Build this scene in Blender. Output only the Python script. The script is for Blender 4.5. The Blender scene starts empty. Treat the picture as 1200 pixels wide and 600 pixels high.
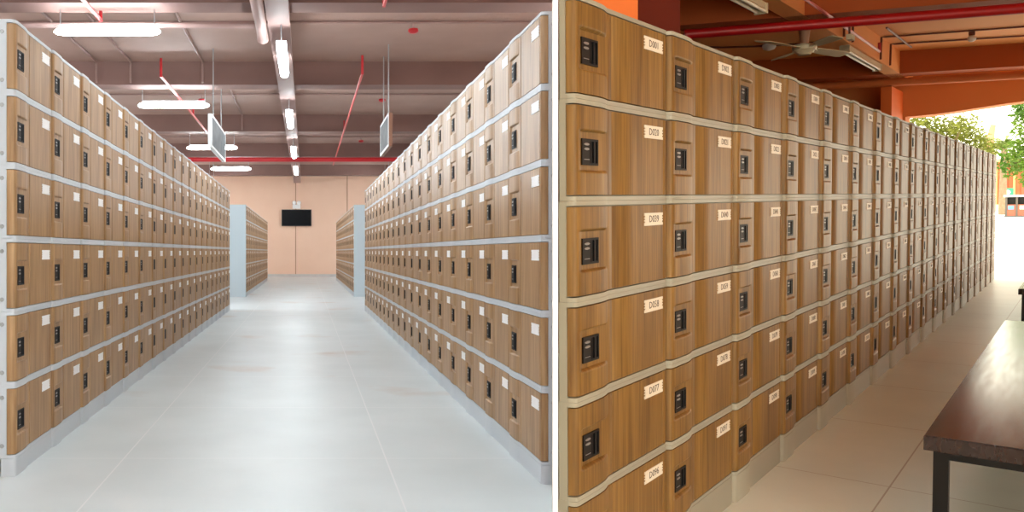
import bpy, math, random
from mathutils import Matrix, Vector
random.seed(11)
C = bpy.context.scene.collection
PI = math.pi

# ------------------------------------------------------------------ helpers
def srgb(r, g, b):
    f = lambda c: (c/255)/12.92 if c/255 <= .04045 else ((c/255+.055)/1.055)**2.4
    return (f(r), f(g), f(b), 1)

class MB:
    """collects shapes for one mesh"""
    def __init__(s): s.v = []; s.f = []; s.m = []
    def add(s, vs, fs, m=0):
        b = len(s.v); s.v += [tuple(v) for v in vs]
        for f in fs: s.f.append(tuple(b+i for i in f)); s.m.append(m)
        return s
    def box(s, x0, x1, y0, y1, z0, z1, m=0):
        return s.add([(x0,y0,z0),(x1,y0,z0),(x1,y1,z0),(x0,y1,z0),(x0,y0,z1),(x1,y0,z1),(x1,y1,z1),(x0,y1,z1)],
                     [(0,3,2,1),(4,5,6,7),(0,1,5,4),(1,2,6,5),(2,3,7,6),(3,0,4,7)], m)
    def prism(s, poly, z0, z1, m=0, mside=None):
        """poly: ccw (x, y) list, extruded along z"""
        n = len(poly)
        vs = [(x,y,z0) for x,y in poly] + [(x,y,z1) for x,y in poly]
        s.add(vs, [tuple(reversed(range(n))), tuple(range(n, 2*n))] , m)
        b = len(s.v)-2*n
        for i in range(n):
            j = (i+1) % n
            s.f.append((b+i, b+j, b+n+j, b+n+i)); s.m.append(m if mside is None else mside[i])
        return s
    def tube(s, path, r, n=10, m=0, cap=True, rad=None):
        P = [Vector(p) for p in path]; k = len(P); b = len(s.v)
        up = None
        for i, p in enumerate(P):
            d = (P[min(i+1,k-1)]-P[max(i-1,0)]).normalized()
            if up is None:
                up = Vector((0,0,1)) if abs(d.z) < .9 else Vector((1,0,0))
            a = d.cross(up).normalized(); c = a.cross(d).normalized(); up = c
            rr = rad[i] if rad else r
            for j in range(n):
                t = 2*PI*j/n
                s.v.append(tuple(p + a*math.cos(t)*rr + c*math.sin(t)*rr))
        for i in range(k-1):
            for j in range(n):
                q = (j+1) % n
                s.f.append((b+i*n+j, b+(i+1)*n+j, b+(i+1)*n+q, b+i*n+q)); s.m.append(m)
        if cap:
            s.f.append(tuple(b+j for j in range(n))); s.m.append(m)
            s.f.append(tuple(b+(k-1)*n+j for j in reversed(range(n)))); s.m.append(m)
        return s
    def lathe(s, prof, n=20, m=0, M=None):
        """prof: (r, z) list around z"""
        vs = []
        for r, z in prof:
            for j in range(n):
                t = 2*PI*j/n; vs.append(Vector((r*math.cos(t), r*math.sin(t), z)))
        if M is not None: vs = [M @ v for v in vs]
        fs = []
        for i in range(len(prof)-1):
            for j in range(n):
                q = (j+1) % n; fs.append((i*n+j, i*n+q, (i+1)*n+q, (i+1)*n+j))
        fs.append(tuple(reversed(range(n)))); fs.append(tuple((len(prof)-1)*n+j for j in range(n)))
        return s.add(vs, fs, m)
    def merge(s, o, M, mmap=None):
        b = len(s.v); s.v += [tuple(M @ Vector(v)) for v in o.v]
        for f, m in zip(o.f, o.m):
            s.f.append(tuple(b+i for i in f)); s.m.append(mmap[m] if mmap else m)
        return s
    def mesh(s, name, mats, smooth=None):
        me = bpy.data.meshes.new(name); me.from_pydata(s.v, [], s.f)
        for mt in mats: me.materials.append(mt)
        for p, m in zip(me.polygons, s.m): p.material_index = m
        if smooth is not None:
            me.polygons.foreach_set('use_smooth', [True]*len(me.polygons))
            me.set_sharp_from_angle(angle=math.radians(smooth))
        me.update()
        return me

def link(name, data, parent=None, M=None):
    o = bpy.data.objects.new(name, data); C.objects.link(o)
    if parent is not None: o.parent = parent
    if M is not None: o.matrix_basis = M
    return o

def obj(name, mb, mats, parent=None, M=None, smooth=None):
    if not isinstance(mats, (list, tuple)): mats = [mats]
    return link(name, mb.mesh(name, mats, smooth), parent, M)

def tag(o, label, cat, group=None):
    o['label'] = label; o['category'] = cat
    if group: o['group'] = group
    return o

def thing(name, label, cat, M=None, group=None):
    return tag(link(name, None, None, M), label, cat, group)

def struct(name, mb, mats, M=None, smooth=None):
    o = obj(name, mb, mats, None, M, smooth); o['kind'] = 'structure'; return o

T = Matrix.Translation

# ------------------------------------------------------------------ materials
def mat(name, col, rough=.5, metal=0, emit=None, estr=1, spec=.5):
    m = bpy.data.materials.new(name); m.use_nodes = True
    b = m.node_tree.nodes['Principled BSDF']
    b.inputs['Base Color'].default_value = col
    b.inputs['Roughness'].default_value = rough
    b.inputs['Metallic'].default_value = metal
    b.inputs['Specular IOR Level'].default_value = spec
    if emit:
        b.inputs['Emission Color'].default_value = emit; b.inputs['Emission Strength'].default_value = estr
    return m

def noisy(name, c1, c2, scale=3, rough=.6, detail=4, stretch=(1,1,1), bump=0, spec=.5, lo=.3, hi=.7, rand=False, r2=None):
    m = mat(name, c1, rough, spec=spec); nt = m.node_tree; N = nt.nodes; L = nt.links
    b = N['Principled BSDF']
    tc = N.new('ShaderNodeTexCoord'); mp = N.new('ShaderNodeMapping'); mp.inputs['Scale'].default_value = stretch
    L.new(tc.outputs['Object'], mp.inputs['Vector'])
    if rand:
        oi = N.new('ShaderNodeObjectInfo'); ml = N.new('ShaderNodeVectorMath'); ml.operation = 'SCALE'
        ml.inputs[0].default_value = (37, 19, 53); L.new(oi.outputs['Random'], ml.inputs['Scale'])
        L.new(ml.outputs['Vector'], mp.inputs['Location'])
    no = N.new('ShaderNodeTexNoise'); no.inputs['Scale'].default_value = scale; no.inputs['Detail'].default_value = detail
    L.new(mp.outputs['Vector'], no.inputs['Vector'])
    cr = N.new('ShaderNodeValToRGB'); cr.color_ramp.elements[0].position = lo; cr.color_ramp.elements[1].position = hi
    cr.color_ramp.elements[0].color = c1; cr.color_ramp.elements[1].color = c2
    L.new(no.outputs['Fac'], cr.inputs['Fac']); L.new(cr.outputs['Color'], b.inputs['Base Color'])
    if bump:
        bp = N.new('ShaderNodeBump'); bp.inputs['Strength'].default_value = bump; bp.inputs['Distance'].default_value = .01
        L.new(no.outputs['Fac'], bp.inputs['Height']); L.new(bp.outputs['Normal'], b.inputs['Normal'])
    if r2 is not None:
        mr = N.new('ShaderNodeMapRange'); mr.inputs['To Min'].default_value = rough; mr.inputs['To Max'].default_value = r2
        L.new(no.outputs['Fac'], mr.inputs['Value']); L.new(mr.outputs['Result'], b.inputs['Roughness'])
    return m

def wood_mat(name, dark, mid, light, rough, spec=.5):
    """vertical wood grain laminate"""
    m = mat(name, mid, rough, spec=spec); nt = m.node_tree; N = nt.nodes; L = nt.links
    b = N['Principled BSDF']
    tc = N.new('ShaderNodeTexCoord'); oi = N.new('ShaderNodeObjectInfo')
    ml = N.new('ShaderNodeVectorMath'); ml.operation = 'SCALE'; ml.inputs[0].default_value = (37, 11, 53)
    L.new(oi.outputs['Random'], ml.inputs['Scale'])
    ad = N.new('ShaderNodeVectorMath'); ad.operation = 'ADD'
    L.new(tc.outputs['Object'], ad.inputs[0]); L.new(ml.outputs['Vector'], ad.inputs[1])
    mp = N.new('ShaderNodeMapping'); mp.inputs['Scale'].default_value = (13, 6, .9)
    L.new(ad.outputs['Vector'], mp.inputs['Vector'])
    n1 = N.new('ShaderNodeTexNoise'); n1.inputs['Scale'].default_value = 1.6; n1.inputs['Detail'].default_value = 3; n1.inputs['Distortion'].default_value = .6
    L.new(mp.outputs['Vector'], n1.inputs['Vector'])
    mp2 = N.new('ShaderNodeMapping'); mp2.inputs['Scale'].default_value = (90, 40, 2.5)
    L.new(ad.outputs['Vector'], mp2.inputs['Vector'])
    n2 = N.new('ShaderNodeTexNoise'); n2.inputs['Scale'].default_value = 1.5; n2.inputs['Detail'].default_value = 4
    L.new(mp2.outputs['Vector'], n2.inputs['Vector'])
    mx = N.new('ShaderNodeMix'); mx.inputs[0].default_value = .55
    L.new(n1.outputs['Fac'], mx.inputs[2]); L.new(n2.outputs['Fac'], mx.inputs[3])
    cr = N.new('ShaderNodeValToRGB'); e = cr.color_ramp.elements
    e[0].position = .33; e[0].color = dark; e[1].position = .68; e[1].color = light
    k = e.new(.5); k.color = mid
    L.new(mx.outputs[0], cr.inputs['Fac']); L.new(cr.outputs['Color'], b.inputs['Base Color'])
    return m

def tile_mat(name, c1, c2, joint, sx, sy, ox, oy, rough, jw=.004, nscale=1.2, spec=.5, r2=None, stain=None):
    """floor tiles: joints every sx, sy in object space, soft mottling"""
    m = noisy(name, c1, c2, nscale, rough, 6, spec=spec, r2=r2); nt = m.node_tree; N = nt.nodes; L = nt.links
    b = N['Principled BSDF']; base = b.inputs['Base Color'].links[0].from_socket
    tc = [n for n in N if n.type == 'TEX_COORD'][0]
    if stain:
        n3 = N.new('ShaderNodeTexNoise'); n3.inputs['Scale'].default_value = .9; n3.inputs['Detail'].default_value = 8
        L.new(tc.outputs['Object'], n3.inputs['Vector'])
        c3 = N.new('ShaderNodeValToRGB'); c3.color_ramp.elements[0].position = .6; c3.color_ramp.elements[1].position = .74
        L.new(n3.outputs['Fac'], c3.inputs['Fac'])
        m3 = N.new('ShaderNodeMix'); m3.data_type = 'RGBA'
        L.new(c3.outputs['Color'], m3.inputs[0]); L.new(base, m3.inputs[6]); m3.inputs[7].default_value = stain
        base = m3.outputs[2]
    sp = N.new('ShaderNodeSeparateXYZ'); L.new(tc.outputs['Object'], sp.inputs[0])
    ds = []
    for ax, sc, of in (('X', sx, ox), ('Y', sy, oy)):
        a = N.new('ShaderNodeMath'); a.operation = 'SUBTRACT'; L.new(sp.outputs[ax], a.inputs[0]); a.inputs[1].default_value = of - 100*sc + sc/2
        p = N.new('ShaderNodeMath'); p.operation = 'MODULO'; L.new(a.outputs[0], p.inputs[0]); p.inputs[1].default_value = sc
        q = N.new('ShaderNodeMath'); q.operation = 'SUBTRACT'; L.new(p.outputs[0], q.inputs[0]); q.inputs[1].default_value = sc/2
        r = N.new('ShaderNodeMath'); r.operation = 'ABSOLUTE'; L.new(q.outputs[0], r.inputs[0]); ds.append(r)
    mn = N.new('ShaderNodeMath'); mn.operation = 'MINIMUM'; L.new(ds[0].outputs[0], mn.inputs[0]); L.new(ds[1].outputs[0], mn.inputs[1])
    lt = N.new('ShaderNodeMath'); lt.operation = 'LESS_THAN'; L.new(mn.outputs[0], lt.inputs[0]); lt.inputs[1].default_value = jw
    mx = N.new('ShaderNodeMix'); mx.data_type = 'RGBA'
    L.new(lt.outputs[0], mx.inputs[0]); L.new(base, mx.inputs[6]); mx.inputs[7].default_value = joint
    L.new(mx.outputs[2], b.inputs['Base Color'])
    return m

WOOD_L = wood_mat('wood_hall', srgb(130,96,62), srgb(160,124,84), srgb(184,148,106), .42)
WOOD_R = wood_mat('wood_terrace', srgb(92,64,29), srgb(124,91,44), srgb(148,113,60), .46, .35)
GREY_L = mat('plastic_pale_grey', srgb(198,205,212), .45)
GREY_R = mat('plastic_warm_grey', srgb(160,157,143), .48, spec=.35)
BLACK = mat('lock_black', srgb(20,20,23), .55, spec=.25)
SLOT = mat('lock_slot', srgb(8,8,9), .6, spec=.2)
LOCKBROWN = mat('lock_face', srgb(30,26,25), .55, spec=.25)
SILVER = mat('silver', srgb(150,150,150), .4, .5)
PLATE = mat('plate_white', srgb(250,251,252), .5)
PLATE_R = mat('plate_cream', srgb(226,217,202), .5)
INK = mat('ink', srgb(84,74,68), .6)
CEIL_L = noisy('paint_mauve', srgb(164,133,122), srgb(171,140,128), 1.5, .75)
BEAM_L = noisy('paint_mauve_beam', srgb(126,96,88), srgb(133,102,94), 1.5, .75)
PEACH = noisy('paint_peach', srgb(238,200,174), srgb(242,206,181), 1.0, .8)
WHITE = mat('paint_white', srgb(240,240,240), .6)
PANEL = mat('bluegrey_panel', srgb(186,202,210), .5)
FLOOR_L = tile_mat('floor_hall_tiles', srgb(198,207,209), srgb(211,219,221), srgb(220,224,226), 1.39, 1.39, .426, 4.26, .32, .004, 1.6, .5, .5, srgb(190,180,172))
FLOOR_R = tile_mat('floor_terrace_tiles', srgb(210,217,210), srgb(220,227,220), srgb(172,166,156), 1.01, 1.01, 1.84, -.39, .3, .0028, 2.5, .5, .42)
GROUND = noisy('plaza_concrete', srgb(225,222,215), srgb(236,234,228), .4, .85)
ORANGE = noisy('paint_orange', srgb(240,166,102), srgb(245,172,108), 1.2, .7, spec=.2)
MAROON = noisy('paint_rust_red', srgb(168,82,40), srgb(176,89,45), 1.2, .7, spec=.15)
BRICK = noisy('paint_burnt_orange', srgb(212,132,76), srgb(218,138,82), 1.2, .7, spec=.2)
COLUMN = noisy('paint_bright_orange', srgb(236,120,46), srgb(242,126,52), 1.2, .65)
RED = mat('pipe_red', srgb(188,30,38), .35)
REDPALE = mat('pipe_red_pale', srgb(205,72,72), .4)
PIPEMAUVE = mat('pipe_mauve', srgb(168,138,132), .6)
PIPEORANGE = noisy('pipe_orange', srgb(200,114,64), srgb(208,120,68), 2, .6, spec=.2)
CONDUIT = mat('conduit_brown', srgb(110,58,42), .5)
CONDUIT_L = mat('conduit_mauve', srgb(150,120,113), .5)
STEEL = mat('steel_grey', srgb(170,172,175), .4, .5)
HOUSING = mat('lamp_housing', srgb(225,228,230), .4)
GLOW = mat('lamp_glow', (1,1,1,1), .5, emit=(.86,.96,1,1), estr=94)
OFFTUBE = mat('lamp_unlit', srgb(232,222,196), .35)
CREAM = mat('fan_cream', srgb(222,210,178), .4)
SCREEN = mat('tv_screen', srgb(10,11,15), .25, spec=.06)
TVBLACK = mat('tv_black', srgb(20,20,22), .4)
SIGNGREY = noisy('sign_face', srgb(62,64,66), srgb(92,94,96), 5, .6, spec=.2)
SIGNBROWN = mat('sign_edge', srgb(140,100,80), .5)
BENCH = noisy('bench_wood', srgb(40,25,21), srgb(52,33,28), 2, .1, 6, (2,22,10), spec=.6, r2=.22)
BLACKSTEEL = mat('black_steel', srgb(18,17,17), .4, .3)
DARKRED = mat('pipe_deep_red', srgb(178,14,22), .4)

# ------------------------------------------------------------------ frames of the two places
E = 1.097                      # eye height above the hall floor
cam = bpy.data.cameras.new('camera'); co = link('camera', cam)
co.location = (0, 0, E); co.rotation_euler = (PI/2, 0, 0)
cam.sensor_width = 36; cam.lens = 36*940/1200
cam.shift_x = (600-358)/1200; cam.shift_y = -(300-295)/1200
cam.clip_start = .05; cam.clip_end = 500
bpy.context.scene.camera = co

# the terrace is a rigid place of its own: x along its locker row, y away from the aisle, z up
RA = Vector((.70043886, .71179733, .05224895)); RU = Vector((-.02244291, -.05120467, .99843598))
RB = Vector((.71335946, -.70051598, -.01989093)); RO = Vector((.6838, 2.054, -.9943+E))
MR = Matrix(((RA.x, -RB.x, RU.x, RO.x), (RA.y, -RB.y, RU.y, RO.y), (RA.z, -RB.z, RU.z, RO.z), (0,0,0,1)))
MRI = MR.inverted()
def lp(X, Y, z=0.2):           # hall coordinates -> terrace plan
    p = MRI @ Vector((X, Y, z)); return (p.x, p.y)

# ------------------------------------------------------------------ lockers
def lerp_table(tab, u):
    for (a, b), (c, d) in zip(tab, tab[1:]):
        if u <= c: return b + (d-b)*(u-a)/(c-a) if c > a else d
    return tab[-1][1]

def prof_lip(t, p, k=1):            # how far the front stands out, along the width
    return [(0,-.85*t),(.004*k,-.45*t),(.010*k,-.12*t),(.018*k,.35*p),(.03*k,.75*p),(.055*k,p),(.20,p),(.235,.94*p),(.265,.8*p),(.29,.6*p),(.31,.38*p),(.325,.18*p),(.328,.12*p),(.334,0),
            (.985,0),(.995,-.25*t),(1,-.6*t)]

class Fam:
    def __init__(s, tag_, w, h, t, p, D, wood, grey, plate):
        s.w, s.h, s.t, s.p, s.D, s.wood, s.grey, s.plate = w, h, t, p, D, wood, grey, plate
        s.lip = .046*h; s.tag = tag_
        s.k = 1 if h > .3 else .5; s.lipprof = prof_lip(t, p, s.k)
    def lip_poly(s, x0=0, cols=1, yback=None):
        pts = []
        for c in range(cols):
            pts += [((c+u)*s.w, -o) for u, o in s.lipprof]
        yb = s.t if yback is None else yback
        return pts + [(cols*s.w, yb), (0, yb)]
    def door(s, simple=False):
        k = s.k
        w, h, t, p, lip = s.w, s.h, s.t, s.p, s.lip
        gap = .003 if s.h > .3 else .0034
        z0, z1 = lip+gap, h-lip-gap
        x0, x1 = .0035, w-.0035
        if simple:
            U = [0,.018,.055,.2,.28,.325,.334,.985,1]; V = [0,.27,.29,.71,.73,1]
        else:
            U = [0,.004*k,.010*k,.018*k,.03*k,.047,.064,.078,.10,.15,.20,.235,.255,.268,.280,.292,.303,.312,.320,.327,.334,.345,.376,.381,.386,.391,.396,.6,.943,.949,.953,.957,.963,.985,.993,1]
            V = [0,.08,.18,.225,.24,.252,.262,.270,.277,.283,.289,.30,.4,.5,.6,.70,.711,.717,.723,.730,.738,.748,.76,.775,.82,.92,1]
        base = [(0,-.85*t),(.004*k,-.45*t),(.010*k,-.12*t),(.018*k,0),(.376,0),(.381,-.0035),(.391,-.0035),(.396,0),(.949,0),(.951,-.003),(.956,-.003),(.963,0),(.985,0),(.993,-.15*t),(1,-.6*t)]
        ph = (z1-z0); rc = .018
        def pad(u, v):
            bump = max(0, lerp_table(s.lipprof, u) if .010*s.k < u < .334 else 0)
            if bump <= 0: return 0
            # rounded inner corner of each pad, metric distances
            best = 0
            for edge, sgn in ((.283, 1), (.717, -1)):
                dz = (edge - v)*sgn*ph          # >0 inside the pad
                dx = (.333 - u)*w
                if dz <= 0 and u > .064: continue
                k = 1.0
                if u <= .048: return bump
                if u <= .064: dz = max(dz, .002)
                if dx < rc and dz < rc:
                    r = math.hypot(rc-dx, rc-dz)
                    if r > rc: k = 0
                    else: k = min(1, (rc-r)/.006+.15)
                else: k = min(1, dz/.006+.1)
                best = max(best, k)
            return bump*best
        mb = MB(); nu, nv = len(U), len(V)
        vs = []
        for v in V:
            for u in U:
                vs.append((x0+(x1-x0)*u, -(lerp_table(base, u) + pad(u, v)), z0+(z1-z0)*v))
        fs = [(j*nu+i, j*nu+i+1, (j+1)*nu+i+1, (j+1)*nu+i) for j in range(nv-1) for i in range(nu-1)]
        n0 = len(vs)
        rim = [i for i in range(nu)] + [j*nu+nu-1 for j in range(1,nv)] + [(nv-1)*nu+i for i in reversed(range(nu-1))] + [j*nu for j in reversed(range(1,nv-1))]
        for r in rim: vs.append((vs[r][0], t-.001, vs[r][2]))
        k = len(rim)
        for i in range(k):
            j = (i+1) % k
            fs.append((rim[j], rim[i], n0+i, n0+j))
        fs.append(tuple(n0+i for i in range(k)))
        mb.add(vs, fs); return mb
    def carcass(s, foot=None, simple=False):
        w, h, t, D, lip = s.w, s.h, s.t, s.D, s.lip
        mb = MB()
        foot = foot or [(.0005,t),(w-.0005,t),(w-.0005,D),(.0005,D)]
        mb.prism(foot, .0003, h-.0003)
        lipp = s.lip_poly()
        if simple: lipp = [(0,.8*t),(.018*w,-.3*s.p),(.055*w,-s.p),(.2*w,-s.p),(.334*w,0),(w,0),(w,t),(0,t)]
        lipp = [(min(max(x,.0004),w-.0004),y) for x,y in lipp]
        mb.prism(lipp, .0003, lip); mb.prism(lipp, h-lip, h-.0003)
        return mb
    def lockpos(s):
        z0, z1 = s.lip, s.h-s.lip; H = z1-z0
        return .095*s.w, .240*s.w, z0+.345*H, z0+.635*H
    def lock(s, simple=False):
        x0, x1, z0, z1 = s.lockpos(); mb = MB(); W = x1-x0
        xm = x0+.50*W; d = .004
        if simple: return mb.box(x0, x1, -d, .001, z0, z1)
        r = .06*W
        mb.box(x0, x1, -.0012, .0015, z0, z1, 1)                     # slot floor
        mb.box(x0, xm, -d, -.001, z0, z1, 2)                         # face plate
        mb.box(xm, x1, -d, -.001, z1-r, z1, 0); mb.box(xm, x1, -d, -.001, z0, z0+r, 0)
        mb.box(x1-r, x1, -d, -.001, z0+r, z1-r, 0); mb.box(xm, xm+r*.8, -d-.001, -.001, z0+r, z1-r, 0)
        return mb
    def pull_bar(s):
        x0, x1, z0, z1 = s.lockpos(); W = x1-x0
        return MB().box(x0+.68*W, x0+.78*W, -.0055, -.0008, z0+.09*(z1-z0), z1-.09*(z1-z0))
    def indicator(s, k):
        x0, x1, z0, z1 = s.lockpos(); W = x1-x0; H = z1-z0
        cx = x0+.26*W
        if k == 2:
            return MB().box(cx-.16*W, cx+.16*W, -.0048, -.0035, z0+.20*H, z0+.225*H)
        cz = z0+(.79, .61)[k]*H; n = 14
        pl = [(cx+.17*W*math.cos(2*PI*i/n), .055*H*math.sin(2*PI*i/n)) for i in range(n)]
        m = MB(); vs = [(x, -.0036, cz+z) for x, z in pl] + [(cx+(x-cx)*.8, -.0056, cz+z*.8) for x, z in pl]
        m.add(vs, [tuple(range(n))] + [(n+i, (i), (i+1) % n, n+(i+1) % n) for i in range(n)] + [tuple(reversed(range(n, 2*n)))])
        return m
    def plateloc(s):
        z0, z1 = s.lip, s.h-s.lip; H = z1-z0
        return .722*s.w, .938*s.w, z1-.275*H, z1-.115*H
    def number_plate(s, simple=False):
        x0, x1, z0, z1 = s.plateloc(); H = z1-z0; W = x1-x0; nt = .045*W
        if simple: return MB().box(x0, x1, -.002, .0005, z0, z1)
        L = [(x0,z0)]; R = [(x1,z0)]
        for f in (.22, .44, .66):
            a, b = z0+f*H, z0+(f+.13)*H
            L += [(x0,a),(x0+nt,a),(x0+nt,b),(x0,b)]; R += [(x1,a),(x1-nt,a),(x1-nt,b),(x1,b)]
        L.append((x0,z1)); R.append((x1,z1))
        poly = R + list(reversed(L)); n = len(poly); m = MB()
        vs = [(x,-.0022,z) for x,z in poly] + [(x,.0005,z) for x,z in poly]
        m.add(vs, [tuple(range(n)), tuple(reversed(range(n,2*n)))] + [(i, n+i, n+(i+1)%n, (i+1)%n) for i in range(n)])
        return m

FL = Fam('hall', .588, .357, .034, .009, .45, WOOD_L, GREY_L, PLATE)
FR = Fam('terrace', .6366, .2545, .012, .011, .35, WOOD_R, GREY_R, PLATE_R)

for F in (FL, FR):
    F.m_door = F.door().mesh('door', [F.wood], 50)
    F.m_carcass = F.carcass().mesh('carcass', [F.grey], 40)
    F.m_lock = F.lock().mesh('lock', [BLACK, SLOT, LOCKBROWN])
    F.m_bar = F.pull_bar().mesh('pull_bar', [BLACK])
    F.m_ind = [F.indicator(k).mesh('indicator', [SILVER]) for k in range(3)]
    F.m_plate = F.number_plate().mesh('number_plate', [F.plate])

def text_mesh(s, size):
    cu = bpy.data.curves.new('number', 'FONT'); cu.body = s; cu.size = size; cu.align_x = 'CENTER'; cu.align_y = 'CENTER'; cu.extrude = .0003; cu.resolution_u = 2
    o = bpy.data.objects.new('number', cu); C.objects.link(o)
    dg = bpy.context.evaluated_depsgraph_get(); me = bpy.data.meshes.new_from_object(o.evaluated_get(dg))
    bpy.data.objects.remove(o); me.materials.clear(); me.materials.append(INK); me.name = 'number'
    return me

def locker(F, M, label, group, detail=2, carcass=None, number=None):
    t = thing('locker', label, 'locker', M, group)
    link('carcass', carcass or F.m_carcass, t)
    link('door', F.m_door, t)
    k = link('lock', F.m_lock, t)
    if detail > 1:
        link('pull_bar', F.m_bar, k)
        for me in F.m_ind: link('indicator', me, k)
    p = link('number_plate', F.m_plate, t)
    if number:
        x0, x1, z0, z1 = F.plateloc()
        me = text_mesh(number, (z1-z0)*.78)
        link('number', me, p, T(((x0+x1)/2, -.0024, (z0+z1)/2)) @ Matrix.Rotation(PI/2, 4, 'X') @ Matrix.Scale(1.15, 4, (1,0,0)))
    return t

ROWS = ['top', 'second', 'third', 'fourth', 'fifth', 'bottom']
NUM = ['one','two','three','four','five','six','seven','eight','nine','ten','eleven','twelve','thirteen','fourteen','fifteen','sixteen','seventeen','eighteen','nineteen']
XL, YL, XR, YR, ZP = -1.423, 3.906, 1.112, 3.78, .089
def M_left(n, r, y0=YL, x=XL):  return T((x, y0+n*FL.w, ZP+(5-r)*FL.h)) @ Matrix.Rotation(PI/2, 4, 'Z')
def M_right(n, r, y0=YR, x=XR): return T((x, y0+(n+1)*FL.w, ZP+(5-r)*FL.h)) @ Matrix.Rotation(-PI/2, 4, 'Z')
ZPR = .104
def M_terr(n, r): return MR @ T((n*FR.w, 0, ZPR+(5-r)*FR.h))

# hall: the 186 lockers that show largest are things, the rest one mass (with the terrace row's 114 this makes 300)
cand = []
for side in 'LR':
    for n in range(19):
        for r in range(6):
            y0 = (YL if side == 'L' else YR) + n*FL.w; y1 = y0+FL.w
            x = abs(XL if side == 'L' else XR)
            cand.append((x*(1/y0-1/y1)*FL.h/((y0+y1)/2), side, n, r))
cand.sort(reverse=True)
# column 0 of each hall bank has screws on its end panel
def end_screws(F, where):
    m = MB()
    for z in (.17*F.h, .83*F.h):
        if where == 'L':  m.lathe([(.011,0),(.009,.003),(.003,.003),(.003,.0015)], 12, 0, T((0,.034+.022,z)) @ Matrix.Rotation(-PI/2, 4, 'Y'))
        else:             m.lathe([(.011,0),(.009,.003),(.003,.003),(.003,.0015)], 12, 0, T((F.w,.034+.022,z)) @ Matrix.Rotation(PI/2, 4, 'Y'))
    return m
scr = {s: end_screws(FL, s) for s in 'LR'}
scr_me = {s: [MB().merge(scr[s], Matrix.Identity(4)).mesh('screw', [GREY_L])] for s in 'LR'}
rest = []
for i, (a, side, n, r) in enumerate(cand):
    if i >= 186: rest.append((side, n, r)); continue
    M = M_left(n, r) if side == 'L' else M_right(n, r)
    where = 'bank under the crosswise tube lamps' if side == 'L' else 'bank against the white partition'
    row = ROWS[r] + ' row'
    t = locker(FL, M, 'wood-grain locker, %s, column %s from aisle mouth, %s' % (row, NUM[n], 'under crosswise lamps' if side == 'L' else 'against white partition'),
           'lockers in the ' + where, 2 if n < 6 else 1)
    if n == 0:
        for z in (.17, .83):
            m = MB().lathe([(.011,-.001),(.009,.003),(.003,.003),(.003,.0015)], 12, 0,
                 T((0 if side == 'L' else FL.w, .034+.022, z*FL.h)) @ Matrix.Rotation(-PI/2 if side == 'L' else PI/2, 4, 'Y'))
            obj('screw', m, STEEL, t)

sim = MB()
for part, mi in ((FL.carcass(None, True), 0), (FL.door(True), 1), (FL.lock(True), 2), (FL.number_plate(True), 3)):
    sim.merge(part, Matrix.Identity(4), {0: mi, 1: mi, 2: mi})
mass = MB()
for side, n, r in rest: mass.merge(sim, M_left(n, r) if side == 'L' else M_right(n, r))
for n in range(19):
    for r in range(6):
        mass.merge(sim, M_left(n, r, 19.5, -1.45)); mass.merge(sim, M_right(n, r, 19.6, 1.185))
o = obj('lockers', mass, [GREY_L, WOOD_L, BLACK, PLATE], None, None, 40); o['kind'] = 'stuff'
tag(o, 'small distant wood-grain lockers at the far end of the white-lit aisle', 'lockers')

# terrace row, bodies cut back where the row is built against the oblique partition
def clip(poly, a, b, c):       # keep a*x+b*y+c >= 0
    out = []
    for i in range(len(poly)):
        P, Q = poly[i], poly[(i+1) % len(poly)]
        dp, dq = a*P[0]+b*P[1]+c, a*Q[0]+b*Q[1]+c
        if dp >= 0: out.append(P)
        if dp*dq < 0:
            k = dp/(dp-dq); out.append((P[0]+(Q[0]-P[0])*k, P[1]+(Q[1]-P[1])*k))
    return out
def half_plane(P, Q):          # the terrace side (right) of the line P->Q in hall plan, in terrace plan coordinates
    (x0,y0),(x1,y1) = lp(*P), lp(*Q)
    a, b = (y1-y0), -(x1-x0); n = math.hypot(a,b); a/=n; b/=n
    return a, b, -(a*x0+b*y0)
HP = half_plane((.3154*1, 1), (.3154*4, 4))
for n in range(19):
    foot = [(.0005,FR.t),(FR.w-.0005,FR.t),(FR.w-.0005,FR.D),(.0005,FR.D)]
    for r in range(6):
        a, b, c = HP; c -= .0066*(ZPR+(6-r)*FR.h-.1); fc = clip([(x+n*FR.w, y) for x, y in foot], a, b, c)
        fc = [(x-n*FR.w, y) for x, y in fc]
        cme = None
        if len(fc) != 4 or any(abs(p[0]-q[0])+abs(p[1]-q[1]) > 1e-6 for p, q in zip(fc, foot)):
            cme = FR.carcass(fc).mesh('carcass', [GREY_R], 40)
        num = 'D%03d' % (1+n+19*r)
        t = locker(FR, M_terr(n, r), 'warm brown wood-grain locker with plate numbered %s, in the row by the dark bench' % num,
               'numbered lockers in the terrace row', 2 if n < 6 else 1, cme, num)

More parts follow.
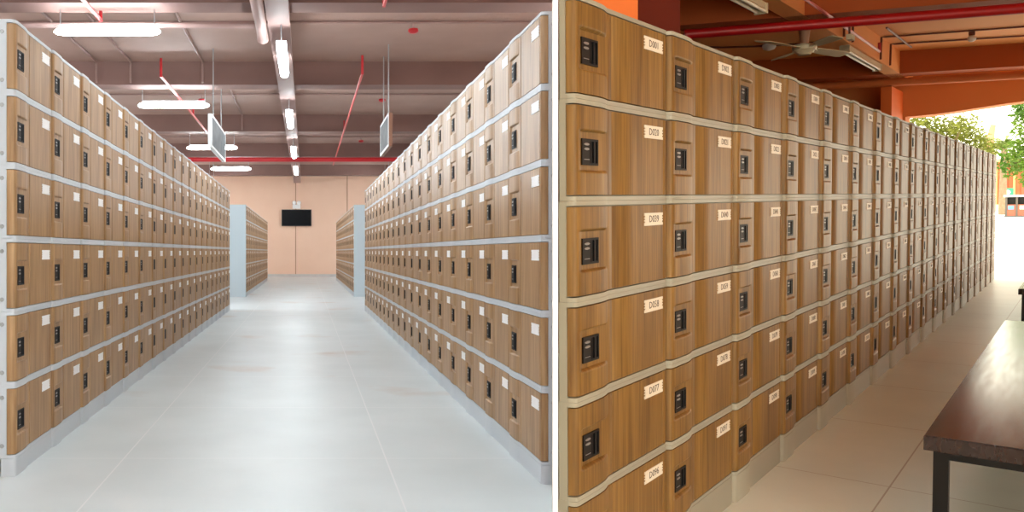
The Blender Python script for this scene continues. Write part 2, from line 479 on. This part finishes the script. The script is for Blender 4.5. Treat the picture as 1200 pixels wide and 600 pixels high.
# plinths
def plinth(F, cols, z1, back=.06):
    return MB().prism(F.lip_poly(0, cols, back), 0, z1-.001)
tag(obj('locker_plinth', plinth(FL, 19, ZP), GREY_L, None, T((XL, YL, 0)) @ Matrix.Rotation(PI/2, 4, 'Z'), 40),
    'pale grey wavy plinth under the lockers below the crosswise tube lamps', 'plinth', 'locker plinths')
tag(obj('locker_plinth', plinth(FL, 19, ZP), GREY_L, None, T((XR, YR+19*FL.w, 0)) @ Matrix.Rotation(-PI/2, 4, 'Z'), 40),
    'pale grey wavy plinth under the lockers against the white partition', 'plinth', 'locker plinths')
tag(obj('locker_plinth', plinth(FL, 19, ZP), GREY_L, None, T((-1.45, 19.5, 0)) @ Matrix.Rotation(PI/2, 4, 'Z'), 40),
    'short-looking distant plinth left of the wall television', 'plinth', 'locker plinths')
tag(obj('locker_plinth', plinth(FL, 19, ZP), GREY_L, None, T((1.185, 19.6+19*FL.w, 0)) @ Matrix.Rotation(-PI/2, 4, 'Z'), 40),
    'short-looking distant plinth right of the wall television', 'plinth', 'locker plinths')
tag(obj('locker_plinth', plinth(FR, 19, ZPR, .02), GREY_R, None, MR, 40),
    'beige wavy plinth under the numbered lockers by the dark bench', 'plinth', 'locker plinths')
for x, y, s, lab in ((-1.45, 19.5, -1, 'plain blue-grey end panel of the distant lockers left of the television'),
                     (1.185, 19.6, 1, 'plain blue-grey end panel of the distant lockers right of the television')):
    m = MB()
    xa, xb = sorted((x-s*.004, x+s*.62))
    m.box(xa, xb, y-.03, y-.004, .0, ZP+6*FL.h+.01)
    for k in range(1, 6): m.box(xa, xb, y-.033, y-.03, ZP+k*FL.h-.004, ZP+k*FL.h+.004)
    tag(obj('end_panel', m, PANEL), lab, 'end panel', 'locker end panels')

# ------------------------------------------------------------------ hall shell
HS, HB = E+3.52, E+3.09        # slab and beam undersides
YE = 35.0                      # end wall
part_x = lambda y: .4435*y     # hall side of the dividing wall
hall = [(-9,-6),(0,-6),(0,0),(.3085*1.7,1.7),(.3075*3.676,3.676),(1.157,3.728),(1.655,3.728),(part_x(YE),YE),(-9,YE)]
struct('floor_hall', MB().prism(hall, -.2, 0), FLOOR_L)
struct('ceiling_hall', MB().prism(hall, HS, HS+.25), CEIL_L)
struct('wall_end', MB().box(-9, part_x(YE)+.3, YE, YE+.2, 0, HS), PEACH)
struct('wall_left', MB().box(-9.2, -9, -6, YE, 0, HS), PEACH)
struct('wall_back', MB().box(-9, 0, -6.2, -6, 0, HS), PEACH)
bb = MB().box(-9, part_x(YE)-.05, YE-.05, YE-.001, 0, .12); struct('baseboard_end', bb, noisy('baseboard_grey', srgb(196,192,190), srgb(206,203,200), 3, .6))
for i, x in enumerate((-.43, 1.82)):
    struct('trim_%d' % (i+1), MB().box(x-.02, x+.02, YE-.012, YE-.001, .12, HS), mat('wall_joint', srgb(190,146,120), .8))
for i, y in enumerate((4.6, 9.95, 14.85, 20.6, 26.1, 32.4)):
    xr = part_x(y)-.03 if y > 3.8 else 1
    struct('ceiling_beam_%d' % (i+1), MB().box(-9, xr, y, y+.42, HB, HS), BEAM_L)
# added white board wall, its end standing for a border strip, then the divider
ztop = HS+.25
struct('wall_partition', MB().prism([(.30851*1.7,1.7),(.31489*1.7,1.7),(.3149*3.68,3.68),(.3075*3.68,3.68)], -.3, ztop), WHITE)
struct('wall_leak_block_back', MB().box(-.02, .02, -6, -.15, -.3, ztop), WHITE)  # unseen wall added to stop daylight leaking into the hall behind the viewer
struct('wall_leak_block_top', MB().prism([(-.02,-.15),(.02,-.15),(.3149*1.7,1.7),(.3085*1.7,1.7)], 2.95, ztop), WHITE)  # unseen wall added above the opening to keep sky light out
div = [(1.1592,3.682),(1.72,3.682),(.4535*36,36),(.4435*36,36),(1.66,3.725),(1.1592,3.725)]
struct('wall_divider', MB().prism(div, -.3, ztop, 0, [1,1,1,0,0,0]), [PEACH, noisy('maroon_with_shade', srgb(92,32,20), srgb(98,36,23), 1.2, .75, spec=.15)])  # shade on the terrace side is put into its darker maroon colour

# ------------------------------------------------------------------ hall lamps and fittings
def capsule(L, r, n=14):
    """lamp diffuser along x, centred"""
    pr = []
    for k in range(7):
        a = PI/2*k/6; pr.append((max(.02*r, r*math.sin(a)), -L/2+2.2*r*(1-math.cos(a))))
    pr += [(a, -b) for a, b in reversed(pr)]
    return MB().lathe(pr, n, 0, Matrix.Rotation(PI/2, 4, 'Y'))
def hall_lamp(x, y, z, along, L, label, group, top):
    hw = .07 if along == 'y' else .035
    R = Matrix.Rotation(PI/2, 4, 'Z') if along == 'y' else Matrix.Identity(4)
    t = thing('tube_light', label, 'ceiling light', T((x, y, z)) @ R, group)
    obj('diffuser', capsule(L, .062), GLOW, t, Matrix.Scale(.8, 4, (0,0,1)), 50)
    obj('housing', MB().box(-L/2+.1, L/2-.1, -hw, hw, .047 if hw < .05 else .03, .085), HOUSING, t)
    for s in (-1, 1): obj('hanger', MB().tube([(s*(L/2-.08),0,.06),(s*(L/2-.08),0,top-z)], .008, 6), STEEL, t)
    return t
order = ['first', 'second', 'third', 'fourth']
for k, y in enumerate((11.4, 16.5, 22.0, 27.0)):
    hall_lamp(-.32, y, E+2.7, 'y', 1.85, 'lit tube lamp in line with the aisle under the cable tray, %s of its row' % order[k], 'lamps under the cable tray', E+2.99)
for k, y in enumerate((10.24, 15.4, 21.7, 27.2)):
    hall_lamp(-2.53, y, E+2.81, 'x', 1.36, 'lit crosswise tube lamp above the lockers, %s and %s' % (order[k], ('largest','next largest','third largest','smallest')[k]), 'crosswise tube lamps', HS)
# rows continued overhead and behind; side-aisle lamps added unseen to brighten the hall
for k, (x, y, al) in enumerate(((-.32,5.8,'y'),(-.32,.6,'y'),(-2.53,5.0,'x'),(-2.53,-.4,'x'),(-.32,-3.5,'y'),(-6,5,'x'),(-6,12,'x'),(-6,20,'x'),(-6,29,'y'),(4.0,10.4,'y'),(5.2,16,'y'),(5.2,22,'y'),(5.2,28.5,'y'),(5.4,32,'x'),(3.2,31.6,'y'),(-3.7,31.6,'y'),(-6,32.5,'x'))):
    hall_lamp(x, y, E+2.7, al, 1.6, 'unseen lit tube lamp, row continued or added to brighten the hall', 'unseen continued and added lamps', E+2.98 if x == -.32 else HS)

t = thing('cable_tray', 'mauve cable tray running down the middle of the hall ceiling', 'cable tray', T((-.35, 4, E+2.99)))
obj('tray', MB().box(-.145, .145, 0, 30.9, 0, .012).box(-.145, -.135, 0, 30.9, .012, .095).box(.135, .145, 0, 30.9, .012, .095), PIPEMAUVE, t)

def pipe(name, path, r, m, label, cat='pipe', group=None, n=12, M=None):
    return tag(obj(name, MB().tube(path, r, n), m, None, M, 60), label, cat, group)
pipe('sprinkler_pipe', [(-9,24.9,E+2.86),(part_x(24.9)-.05,24.9,E+2.86)], .07, RED, 'thick red pipe crossing the hall ceiling before the peach wall')
def drop_pipe(x, y0, y1, label, stub0=True):
    t = thing('sprinkler_branch', label, 'pipe', T((x, y0, E+2.98)), 'thin red branch pipes')
    obj('run', MB().tube([(0,0,0),(0,y1-y0,0)], .022, 8), REDPALE, t)
    yy = 0 if stub0 else y1-y0
    obj('riser', MB().tube([(0,yy,-.02),(0,yy,.3)], .022, 8), RED, t)
    obj('riser', MB().tube([(0,(y1-y0)*.45,0),(0,(y1-y0)*.45,.25)], .02, 8), RED, t)
drop_pipe(.95, 13.4, 27.5, 'long thin red pipe along the ceiling beside the hanging sign by the partition bank')
drop_pipe(.95, 5.5, 9.7, 'short thin red pipe end at the top edge near the ceiling', False)
drop_pipe(-2.45, 13.6, 22.3, 'thin red pipe sloping behind the hanging sign over the aisle')
drop_pipe(-2.63, 5.5, 10.3, 'thin red pipe end above the largest crosswise lamp', False)
pipe('drain_pipe', [(-.59,4.8,E+3.0),(-.59,10.9,E+3.0),(-.59,11.05,E+2.98),(-.59,11.12,E+2.93)], .078, PIPEMAUVE, 'fat mauve drain pipe ending in a bend beside the cable tray')
pipe('branch_pipe', [(-9,10.7,E+3.02),(-.675,10.7,E+3.02)], .04, PIPEMAUVE, 'slim mauve pipe running crosswise into the fat drain pipe')
cw = [(12.2,'nearest the top edge'),(17.8,'above the middle lamp'),(24.4,'just before the red pipe')]
for k, (y, w_) in enumerate(cw):
    pipe('conduit', [(-9,y,HS-.03),(part_x(y)-.05,y,HS-.03)], .02, CONDUIT_L, 'thin mauve crosswise conduit under the hall ceiling, '+w_, 'conduit', 'crosswise hall conduits', 8)
for x, y0, y1, w_ in ((-1.9,10.4,14.8,'beside the drain pipe'),(-3.22,10.4,14.8,'behind the largest crosswise lamp'),(-3.85,10.4,14.8,'over the lockers by the largest crosswise lamp'),(-2.75,5.2,9.9,'at the top edge'),(-1.62,15.3,20.5,'behind the hanging sign')):
    pipe('conduit', [(x,y0,HS-.025),(x,y1-.03,HS-.025),(x,y1-.03,HB+.02)], .022, CONDUIT_L, 'thin mauve conduit bent down a ceiling beam, '+w_, 'conduit', 'bent hall conduits', 8)
def sprinkler(x, y, label):
    t = thing('sprinkler', label, 'sprinkler', T((x, y, HS-.05)), 'red sprinkler heads')
    obj('stem', MB().tube([(0,0,0),(0,0,-.07)], .015, 8), PIPEMAUVE, t)
    obj('bulb', MB().lathe([(.01,-.07),(.075,-.085),(.08,-.12),(.05,-.145),(.012,-.15)], 12), RED, t, None, 50)
sprinkler(1.64, 12.2, 'red sprinkler head on the topmost crosswise conduit')
sprinkler(1.70, 17.8, 'red sprinkler head above the sign by the partition bank')
sprinkler(1.69, 24.4, 'small red sprinkler head close above the thick red pipe')
sprinkler(-2.3, 17.8, 'red sprinkler head behind the second crosswise lamp')
def hang_sign(x, y0, y1, s, label, edge):
    t = thing('hanging_sign', label, 'sign', T((x, y0, E+1.75)), 'hanging signs')
    L = y1-y0; H = .56
    obj('board', MB().box(-.03,.03,0,L,0,H), SIGNBROWN if edge else HOUSING, t)
    f = MB().box(.032*s-.006,.032*s+.006,0,L,0,.04).box(.032*s-.006,.032*s+.006,0,L,H-.04,H).box(.032*s-.006,.032*s+.006,0,.05,.04,H-.04).box(.032*s-.006,.032*s+.006,L-.05,L,.04,H-.04)
    obj('frame', f, HOUSING, t)
    obj('face', MB().box(s*.03-.003,s*.03+.003,.05,L-.05,.04,H-.04), SIGNGREY, t)
    for k in (.22, .8): obj('rod', MB().tube([(0,L*k,H),(0,L*k,HS-E-1.75)], .012, 6), STEEL, t)
hang_sign(-1.6, 13.4, 15.7, 1, 'white-framed grey sign hanging over the lockers under the crosswise lamps', False)
hang_sign(1.41, 13.3, 14.75, -1, 'brown-edged sign hanging over the lockers against the partition', True)

t = thing('television', 'black flat television mounted on the peach end wall', 'television', T((-.39, YE, E+1.117)))
obj('casing', MB().box(-.65,.65,-.09,-.01,0,.72), TVBLACK, t)
obj('screen', MB().box(-.625,.625,-.093,-.088,.035,.695), SCREEN, t)
obj('wall_bracket', MB().box(-.2,.2,-.02,-.002,.2,.5), TVBLACK, t)
t = thing('emergency_light', 'white twin-head emergency light above the television', 'emergency light', T((-.39, YE, E+1.87)))
obj('case', MB().box(-.17,.17,-.1,-.002,0,.18), WHITE, t)
for s in (-1,1): obj('lamp_head', MB().lathe([(.03,-.06),(.085,-.03),(.09,.02),(.07,.05),(.02,.06)], 14, 0, T((s*.1,-.07,.26)) @ Matrix.Rotation(PI/2,4,'X')), WHITE, t, None, 50)

# ------------------------------------------------------------------ terrace shell (x along the row, y = away from the aisle)
SK = .53                       # ceiling beams run a little askew to the row:  x + SK*y = const
SU, BU = 2.977, 2.693          # slab and beam undersides
def skew(c0, c1, y0, y1, z0, z1):   # bar between two askew planes
    return MB().prism([(c0-SK*y0,y0),(c1-SK*y0,y0),(c1-SK*y1,y1),(c0-SK*y1,y1)], z0, z1)
pd = lambda X, Y: lp(X, Y)
pA, pB, pC, pD = pd(.3151*1.7,1.7), pd(.3151*3.66,3.66), pd(1.73,3.68), pd(.4537*14,14)
def part_y(x):                 # terrace side of the divider, as y for a given x
    (x0,y0),(x1,y1) = pC, pd(.4540*36,36)
    return y0+(y1-y0)*(x-x0)/(x1-x0)
XF = 12.6                      # floor / slab end
terr = [pd(.03,-3), (-1.5,-6), (XF+SK*6,-6), (XF-SK*part_y(11.2),part_y(11.2)-.02), pC, pB, pA, pd(.03,0)]
struct('floor_terrace', MB().prism(terr, -.2, 0), FLOOR_R, MR)
struct('ceiling_terrace', MB().prism(terr, SU, SU+.2), ORANGE, MR)
struct('ground_plaza', MB().prism([(XF+SK*6,-6),(14,-45),(140,-45),(140,45),(34,part_y(34)),(XF-SK*part_y(11.2),part_y(11.2))], -.25, -.012), GROUND, MR)
def ly(c): # y where an askew plane meets the divider
    y = 1.0
    for _ in range(30): y = part_y(c-SK*y)
    return y-.02
struct('ceiling_beam_7', skew(6.60, 7.05, -6, ly(6.8), BU, SU), MAROON, MR)
struct('ceiling_beam_8', skew(11.32, 11.7, -6, ly(11.5), BU, SU), MAROON, MR)
struct('ceiling_beam_9', skew(1.9, 2.3, -6, -1.6, BU, SU), MAROON, MR)
struct('ceiling_beam_10', MB().box(2.8, 11.9, .88, 1.03, BU, SU), ORANGE, MR)
struct('ceiling_beam_11', MB().box(-1, 11.9, -3.6, -3.4, BU, SU), ORANGE, MR)
# lintel with its slowly rising soffit, and the wall beyond the column
yl = ly(12.6); lin = [(.99,2.235),(.80,2.243),(.62,2.256),(.445,2.28),(.19,2.315),(-.02,2.345),(-.23,2.37),(-.64,2.405),(-1.2,2.43),(-3,2.45),(-6,2.45)]
m = MB(); vs = []; nl = len(lin)
for c in (12.6, 12.95):
    for y, z in lin: vs.append((c-SK*y, y, z))
    for y, z in lin: vs.append((c-SK*y, y, SU))
fs = []
for i in range(nl-1):
    fs += [(i,i+1,nl+i+1,nl+i), (2*nl+i+1,2*nl+i,3*nl+i,3*nl+i+1), (i+1,i,2*nl+i,2*nl+i+1)]
m.add(vs, fs)
struct('wall_lintel', m, BRICK, MR)
struct('wall_terrace_far', skew(12.6, 12.95, .98, yl, 0, SU), BRICK, MR)
struct('column_1', MB().box(11.2, 12.06, 1.01, 1.13, 0, 2.58), COLUMN, MR)
struct('column_2', MB().box(1.245, 1.475, 3.56, 3.683, 0, 3.1), COLUMN)
struct('wall_daylight_block', MB().box(1.5, XF+SK*6, -6.2, -6, 0, SU), BRICK, MR)  # unseen wall added to keep side daylight off the far lockers

# ------------------------------------------------------------------ terrace fittings
RP = lambda x, b, z: (x, -b, z)
pipe('sprinkler_pipe', [(6.54-SK*y, y, 2.60) for y in (ly(6.54)-.04, -.45, -5.6)], .043, DARKRED, 'thick deep red pipe crossing above the fan', M=MR)
t = thing('sprinkler_branch', 'thin pale red pipe running over the fan towards the daylight', 'pipe', MR @ T(RP(5.2,-.70,2.665)), 'thin red branch pipes')
obj('run', MB().tube([(0,0,0),(3.35,.03,0)], .013, 8), REDPALE, t)
obj('riser', MB().tube([(3.35,.03,-.01),(3.35,.03,.09)], .015, 8), RED, t)
pipe('drain_pipe', [(11.78-SK*y, y, 2.636) for y in (-5.9, -2, 1, ly(11.8))], .052, PIPEORANGE, 'orange drain pipe below the far ceiling beam of the terrace', M=MR)
# ceiling fan
t = thing('ceiling_fan', 'cream four-bladed ceiling fan above the numbered lockers', 'ceiling fan', MR @ T(RP(6.67,-1.0,2.5)))
obj('downrod', MB().lathe([(.034,.03),(.038,.10),(.05,.188),(.052,.192)], 16), mat('fan_rod', srgb(205,160,130), .4), t, None, 50)
obj('motor', MB().lathe([(.02,-.062),(.05,-.06),(.058,-.045),(.07,-.043),(.082,-.025),(.092,-.02),(.10,.0),(.10,.018),(.085,.035),(.05,.04),(.02,.042)], 28), CREAM, t, None, 35)
for k, ang in enumerate((14, 194, 322, 138)):
    m = MB(); L = (.74,.74,.56,.5)[k]; n = 10
    vs = []
    for i in range(n+1):
        s_ = i/n; x = .16+(L-.16)*s_; wd = .035+.025*math.sin(min(1, s_*1.6)*PI/2)
        if i == n: wd *= .75
        for sg, zz in ((-1,.010),(1,-.010)):
            for th in (.003,-.003): vs.append((x, sg*wd, zz+th))
    fs = []
    for i in range(n):
        a = 4*i; b = 4*(i+1)
        fs += [(a,a+2,b+2,b),(a+1,b+1,b+3,a+3),(a,b,b+1,a+1),(a+2,a+3,b+3,b+2)]
    fs += [(0,1,3,2),(4*n,4*n+2,4*n+3,4*n+1)]
    m.add(vs, fs)
    b = obj('blade', m, CREAM, t, Matrix.Rotation(-math.radians(ang),4,'Z') @ T((0,0,0)))
    obj('blade_bracket', MB().box(.08,.2,-.016,.016,-.006,.006), CREAM, b)
# unlit twin tubes on the terrace ceiling
def batten(x0, b, z, L, label):
    t = thing('batten_light', label, 'ceiling light', MR @ T(RP(x0,b,z)), 'unlit batten lights')
    obj('housing', MB().box(0,L,-.035,.035,.0,.05), CREAM, t)
    for s in (-1,1): obj('tube', MB().tube([(.03,s*.026,-.014),(L-.03,s*.026,-.014)], .013, 10), OFFTUBE, t)
    for x in (.0, L-.03): obj('end_cap', MB().box(x,x+.03,-.045,.045,-.03,.045), CREAM, t)
batten(7.95,-.93,2.635,1.75,'unlit cream batten light under the orange beam beyond the fan')
batten(4.0,-.91,2.56,1.0,'unlit cream batten light at the top edge above the numbered lockers')
# conduits
def cond(path, label, r=.011): pipe('conduit', [RP(*p) for p in path], r, CONDUIT, label, 'conduit', 'dark terrace conduits', 8, MR)
cond([(9.45,-.86,BU+.01),(9.45,-.855,SU-.02),(9.5,-.83,SU-.015),(10.1,.35,SU-.015),(11.3,3.0,SU-.015)], 'dark conduit carrying the round globe lamp')
cond([(10.05,-.86,BU+.01),(10.05,-.855,SU-.02),(10.12,-.83,SU-.015),(10.79,.31,SU-.015),(11.6,2.0,SU-.015)], 'dark conduit just before the far terrace beam')
cond([(7.55,-.86,BU+.01),(7.55,-.86,SU-.02)], 'dark vertical conduit on the orange beam behind the fan')
cond([(7.95,-.86,BU+.01),(7.95,-.86,SU-.02)], 'second dark vertical conduit on the orange beam behind the fan')
cond([(8.2,-2.55,SU-.015),(8.63,-2.31,SU-.015),(8.99,-1.9,SU-.015),(9.4,-1.1,SU-.015)], 'dark conduit behind the left fan blade')
cond([(8.75,-.70,SU-.042),(10.37,-.70,SU-.042)], 'dark conduit slanting across the orange ceiling')
t = thing('globe_lamp', 'small round white globe lamp on the terrace ceiling', 'ceiling light', MR @ T(RP(10.02,-.1,SU-.02)))
obj('holder', MB().lathe([(.03,.015),(.03,-.02),(.024,-.03)], 14), CONDUIT, t)
obj('globe', MB().lathe([(.02,-.028),(.035,-.04),(.042,-.06),(.035,-.085),(.018,-.098),(.004,-.1)], 16), WHITE, t, None, 60)
t = thing('ceiling_lamp', 'small white disc lamp behind the fan blade', 'ceiling light', MR @ T(RP(8.9,-1.87,SU-.03)))
obj('disc', MB().lathe([(.07,.02),(.075,-.01),(.06,-.04),(.02,-.055)], 16), WHITE, t, None, 50)
obj('base', MB().lathe([(.05,.03),(.05,.018)], 14), CONDUIT, t)
t = thing('ceiling_fitting', 'small pale fitting hanging on a rod beside the deep red pipe', 'ceiling fitting', MR @ T(RP(6.5,-.62,2.53)))
obj('stem', MB().tube([(0,0,.0),(0,0,SU-2.53)], .008, 8), CONDUIT, t)
obj('casing', MB().box(-.02,.1,-.022,.022,-.035,.01), CREAM, t)

# ------------------------------------------------------------------ benches
def bench(x0, x1, b0, label):
    t = thing('bench', label, 'bench', MR @ T(RP(x0,b0,0)), 'dark benches')
    L = x1-x0; W = .62; zt = .344
    b_ = MB(); ch = .004
    pl = [(0,0),(L,0),(L,-W),(0,-W)]
    top = MB().prism([(0,-W),(L,-W),(L,0),(0,0)], zt-.048, zt-ch)
    top.prism([(ch,-W+ch),(L-ch,-W+ch),(L-ch,-ch),(ch,-ch)], zt-ch, zt)
    obj('top', top, BENCH, t)
    for k, xx in enumerate((.05, L-.09)):
        for yy in (-.06, -W+.02):
            obj('leg', MB().box(xx,xx+.035,yy,yy+.04,0,zt-.048), BLACKSTEEL, t)
        obj('foot_rail', MB().box(xx,xx+.035,-W+.06,-.06,.035,.07), BLACKSTEEL, t)
        obj('head_rail', MB().box(xx,xx+.035,-W+.06,-.06,zt-.083,zt-.048), BLACKSTEEL, t)
    return t
bench(1.325, 4.616, .552, 'dark brown wooden bench with black steel legs, close by the lockers')
bench(6.85, 9.4, .50, 'dark bench farther along the row, only its corner showing')

# ------------------------------------------------------------------ outside
LEAF1 = noisy('leaf_yellowgreen', srgb(92,100,30), srgb(128,134,48), 2.0, .5)
LEAF2 = noisy('leaf_green', srgb(62,104,26), srgb(112,140,46), 2.0, .5)
BARK = noisy('bark', srgb(120,98,76), srgb(140,118,94), 8, .8)
def translucent(m, k=.45):
    nt = m.node_tree; N = nt.nodes; L = nt.links; b = N['Principled BSDF']
    tr = N.new('ShaderNodeBsdfTranslucent'); mx = N.new('ShaderNodeMixShader'); mx.inputs[0].default_value = k
    src = b.inputs['Base Color'].links[0].from_socket; L.new(src, tr.inputs['Color'])
    L.new(b.outputs[0], mx.inputs[1]); L.new(tr.outputs[0], mx.inputs[2])
    L.new(mx.outputs[0], [n for n in N if n.type == 'OUTPUT_MATERIAL'][0].inputs['Surface'])
translucent(LEAF1); translucent(LEAF2)
def leaf(mb, p, s, rng):
    d = Vector((rng.gauss(0,1),rng.gauss(0,1),rng.gauss(0,.7))).normalized(); up = Vector((rng.gauss(0,1),rng.gauss(0,1),rng.gauss(0,1)))
    a = d.cross(up).normalized(); n = a.cross(d)
    P = [p, p+d*s*.5+a*s*.28+n*s*.06, p+d*s, p+d*s*.5-a*s*.28+n*s*.06]
    mb.add(P, [(0,1,2),(0,2,3)])
def tree(x, b, z, blobs, nleaf, ls, m, trunk_x, label, seed):
    rng = random.Random(seed)
    t = thing('tree', label, 'tree', MR @ T(RP(x,b,0)), 'trees beyond the terrace')
    tr = MB().tube([(0,0,0),(.05,.0,z*.35),(trunk_x*.4,0,z*.75),(trunk_x,0,z)], .1, 10, rad=[.16,.13,.1,.07])
    obj('trunk', tr, BARK, t, None, 60)
    mb = MB(); br = []
    for (cx, cy, cz, rx, ry, rz) in blobs:
        br.append(((trunk_x*.6,0,z*.85),(cx*.6,cy*.6,(cz+z)*.5),(cx,cy,cz)))
        for _ in range(int(nleaf*rx*rz)):
            d = Vector((rng.gauss(0,1),rng.gauss(0,1),rng.gauss(0,1))).normalized(); r = rng.random()**.45
            leaf(mb, Vector((cx+d.x*rx*r, cy+d.y*ry*r, cz+d.z*rz*r)), ls*rng.uniform(.7,1.3), rng)
    obj('crown', mb, m, t)
    for p in br: obj('branch', MB().tube(p, .03, 6, rad=[.05,.035,.012]), BARK, t)
rg = random.Random(5)
# tree over the row, seen between lintel and locker tops
tree(28, -2.2, 2.4, [(.3,1.0,3.1,.6,.7,.5),(-.3,.45,3.25,.6,.6,.5),(.2,0,3.0,.7,.55,.45),(-.2,-.4,3.1,.5,.4,.35),(.3,-.62,2.75,.5,.38,.35),(0,-.95,2.45,.4,.3,.32),(0,.4,2.6,.6,.9,.3),(.2,-.3,2.4,.6,.7,.25),(.4,1.6,3.0,.6,.6,.6)], 2000, .105, LEAF1, .2, 'yellow-green tree seen between the lintel and the locker tops', 3)
tree(22, .5, 2.2, [(0,.75,2.95,.4,.22,.3),(.2,.45,3.2,.5,.35,.35),(0,.55,2.55,.5,.4,.4),(.3,.8,2.05,.4,.32,.35),(-.2,.6,1.75,.5,.4,.35),(0,.95,1.75,.3,.25,.25),(.2,.5,1.4,.4,.28,.2),(.2,0,2.6,.7,.7,.9)], 2600, .092, LEAF2, -.1, 'bright green leafy tree at the picture edge above the litter bin', 8)
# palm
t = thing('palm_tree', 'pale green palm rising behind the timber building', 'palm', MR @ T(RP(58,-2.75,0)))
obj('trunk', MB().tube([(0,0,0),(.05,.02,2.0),(0,0,3.75)], .14, 10, rad=[.2,.15,.13]), BARK, t, None, 60)
rng = random.Random(4); m = MB()
for k in range(26):
    az = 2*PI*k/26+rng.uniform(-.1,.1); el = rng.uniform(.1,1.25); L = rng.uniform(1.0,1.5)
    P = []
    for i in range(9):
        s_ = i/8; h = L*(math.sin(el)*s_ - .42*s_*s_); r = L*math.cos(el)*s_*(1-.12*s_)
        P.append(Vector((r*math.cos(az), r*math.sin(az), 3.75+h)))
    for i in range(1, 9):
        d = (P[i]-P[i-1]).normalized(); side = d.cross(Vector((0,0,1))).normalized()
        for sg in (-1,1):
            for q in (0,.5):
                p = P[i-1].lerp(P[i], q); tip = p+side*sg*.3*(1-.06*i)+d*.28-Vector((0,0,.08))
                m.add([p, p+d*.06, tip], [(0,1,2)])
    m.tube(P, .015, 4)
obj('fronds', m, noisy('palm_green', srgb(90,112,40), srgb(120,138,60), 2, .5), t)
# timber building
t = thing('timber_building', 'orange-brown timber building beyond the white plaza', 'building', MR @ T(RP(72,-3,0)))
TIM = noisy('timber_wall', srgb(196,112,72), srgb(210,128,84), 1, .7); TIMD = noisy('timber_post', srgb(150,76,50), srgb(166,88,58), 2, .6); TIML = mat('timber_pale', srgb(228,182,116), .6)
obj('wall', MB().box(0,6,-9,8,0,3.4), TIM, t)
obj('base_course', MB().box(-.25,.0,-9,8,0,.45), mat('base_stone', srgb(226,208,170), .8), t)
for k in range(15):
    y = 6.2-k*.95
    obj('post', MB().tube([(-.3,y,0.0),(-.3,y,3.4)], .17, 10), TIMD, t, None, 60)
    obj('batten', MB().box(-.12,-.02,y-.52,y-.40,0.4,3.3), TIML, t)
obj('roof', MB().prism([(-.9,-9.5),(6.5,-9.5),(6.5,8.5),(-.9,8.5)], 3.4, 3.6), TIML, t)
t = thing('spire_roof', 'brown pointed roof tip showing above the tree', 'building', MR @ T(RP(80,-4.95,0)))
obj('wall', MB().box(-.35,.35,-.2,.5,0,3.9), mat('spire_wall', srgb(222,190,160), .7), t)
obj('roof', MB().tube([(0,.15,3.85),(0,.05,5.0),(0,-.1,6.1),(0,-.18,6.55)], .3, 10, rad=[.45,.3,.2,.17]), mat('spire_brown', srgb(176,136,112), .7), t)
# litter bin, green sign
t = thing('litter_bin', 'brown twin litter bin with pale lid on the white plaza', 'bin', MR @ T(RP(52,-1.85,0)))
obj('body', MB().box(-.3,.3,-.42,.42,.06,.62), mat('bin_brown', srgb(150,80,58), .5), t)
for y in (-.42,-.02,.38): obj('post', MB().box(-.32,.32,y-.03,y+.05,0,1.0), mat('bin_post', srgb(80,72,66), .5), t)
obj('lid', MB().box(-.36,.36,-.5,.5,1.0,1.1), mat('bin_lid', srgb(205,205,200), .4), t)
obj('back_plate', MB().box(.1,.14,-.4,.4,.62,1.0), BLACKSTEEL, t)
obj('foot', MB().box(-.34,.34,-.46,.46,0,.06), mat('bin_foot', srgb(90,84,80), .6), t)
obj('blue_label', MB().box(-.312,-.302,.1,.32,.38,.56), mat('label_blue', srgb(90,150,215), .5), t)
obj('white_label', MB().box(-.312,-.302,-.32,-.12,.38,.56), mat('label_white', srgb(225,215,210), .5), t)
t = thing('post_sign', 'small green sign with white marks on two posts', 'sign', MR @ T(RP(68,-3.15,0)))
for y in (-.2,.2): obj('post', MB().tube([(0,y,0),(0,y,1.5)], .035, 8), TIML, t)
obj('board', MB().box(-.05,-.02,-.3,.3,.72,1.55), mat('sign_green', srgb(40,130,100), .5), t)
mk = MB().box(-.06,-.05,-.2,.2,.93,1.03); obj('white_mark', mk, WHITE, t)
mk = MB().lathe([(.02,0),(.15,.004),(.15,.012),(.02,.012)], 12, 0, T((-.05,0,1.28)) @ Matrix.Rotation(-PI/2,4,'Y')); obj('white_mark', mk, WHITE, t)

# ------------------------------------------------------------------ light
w = bpy.data.worlds.new('sky'); bpy.context.scene.world = w; w.use_nodes = True
bg = w.node_tree.nodes['Background']; bg.inputs['Color'].default_value = (1,.955,.77,1); bg.inputs['Strength'].default_value = 4.5
sun = bpy.data.lights.new('sun', 'SUN'); sun.energy = 2.5; sun.angle = .02; sun.color = (1,.95,.86)
so = link('sun', sun); d = (MR.to_3x3() @ Vector((.45, -.1, -1.0))).normalized()
so.rotation_euler = d.to_track_quat('-Z', 'Y').to_euler()

sc = bpy.context.scene
sc.view_settings.view_transform = 'Standard'; sc.view_settings.look = 'None'
sc.view_settings.exposure = 0; sc.view_settings.gamma = 1; sc.view_settings.use_curve_mapping = False
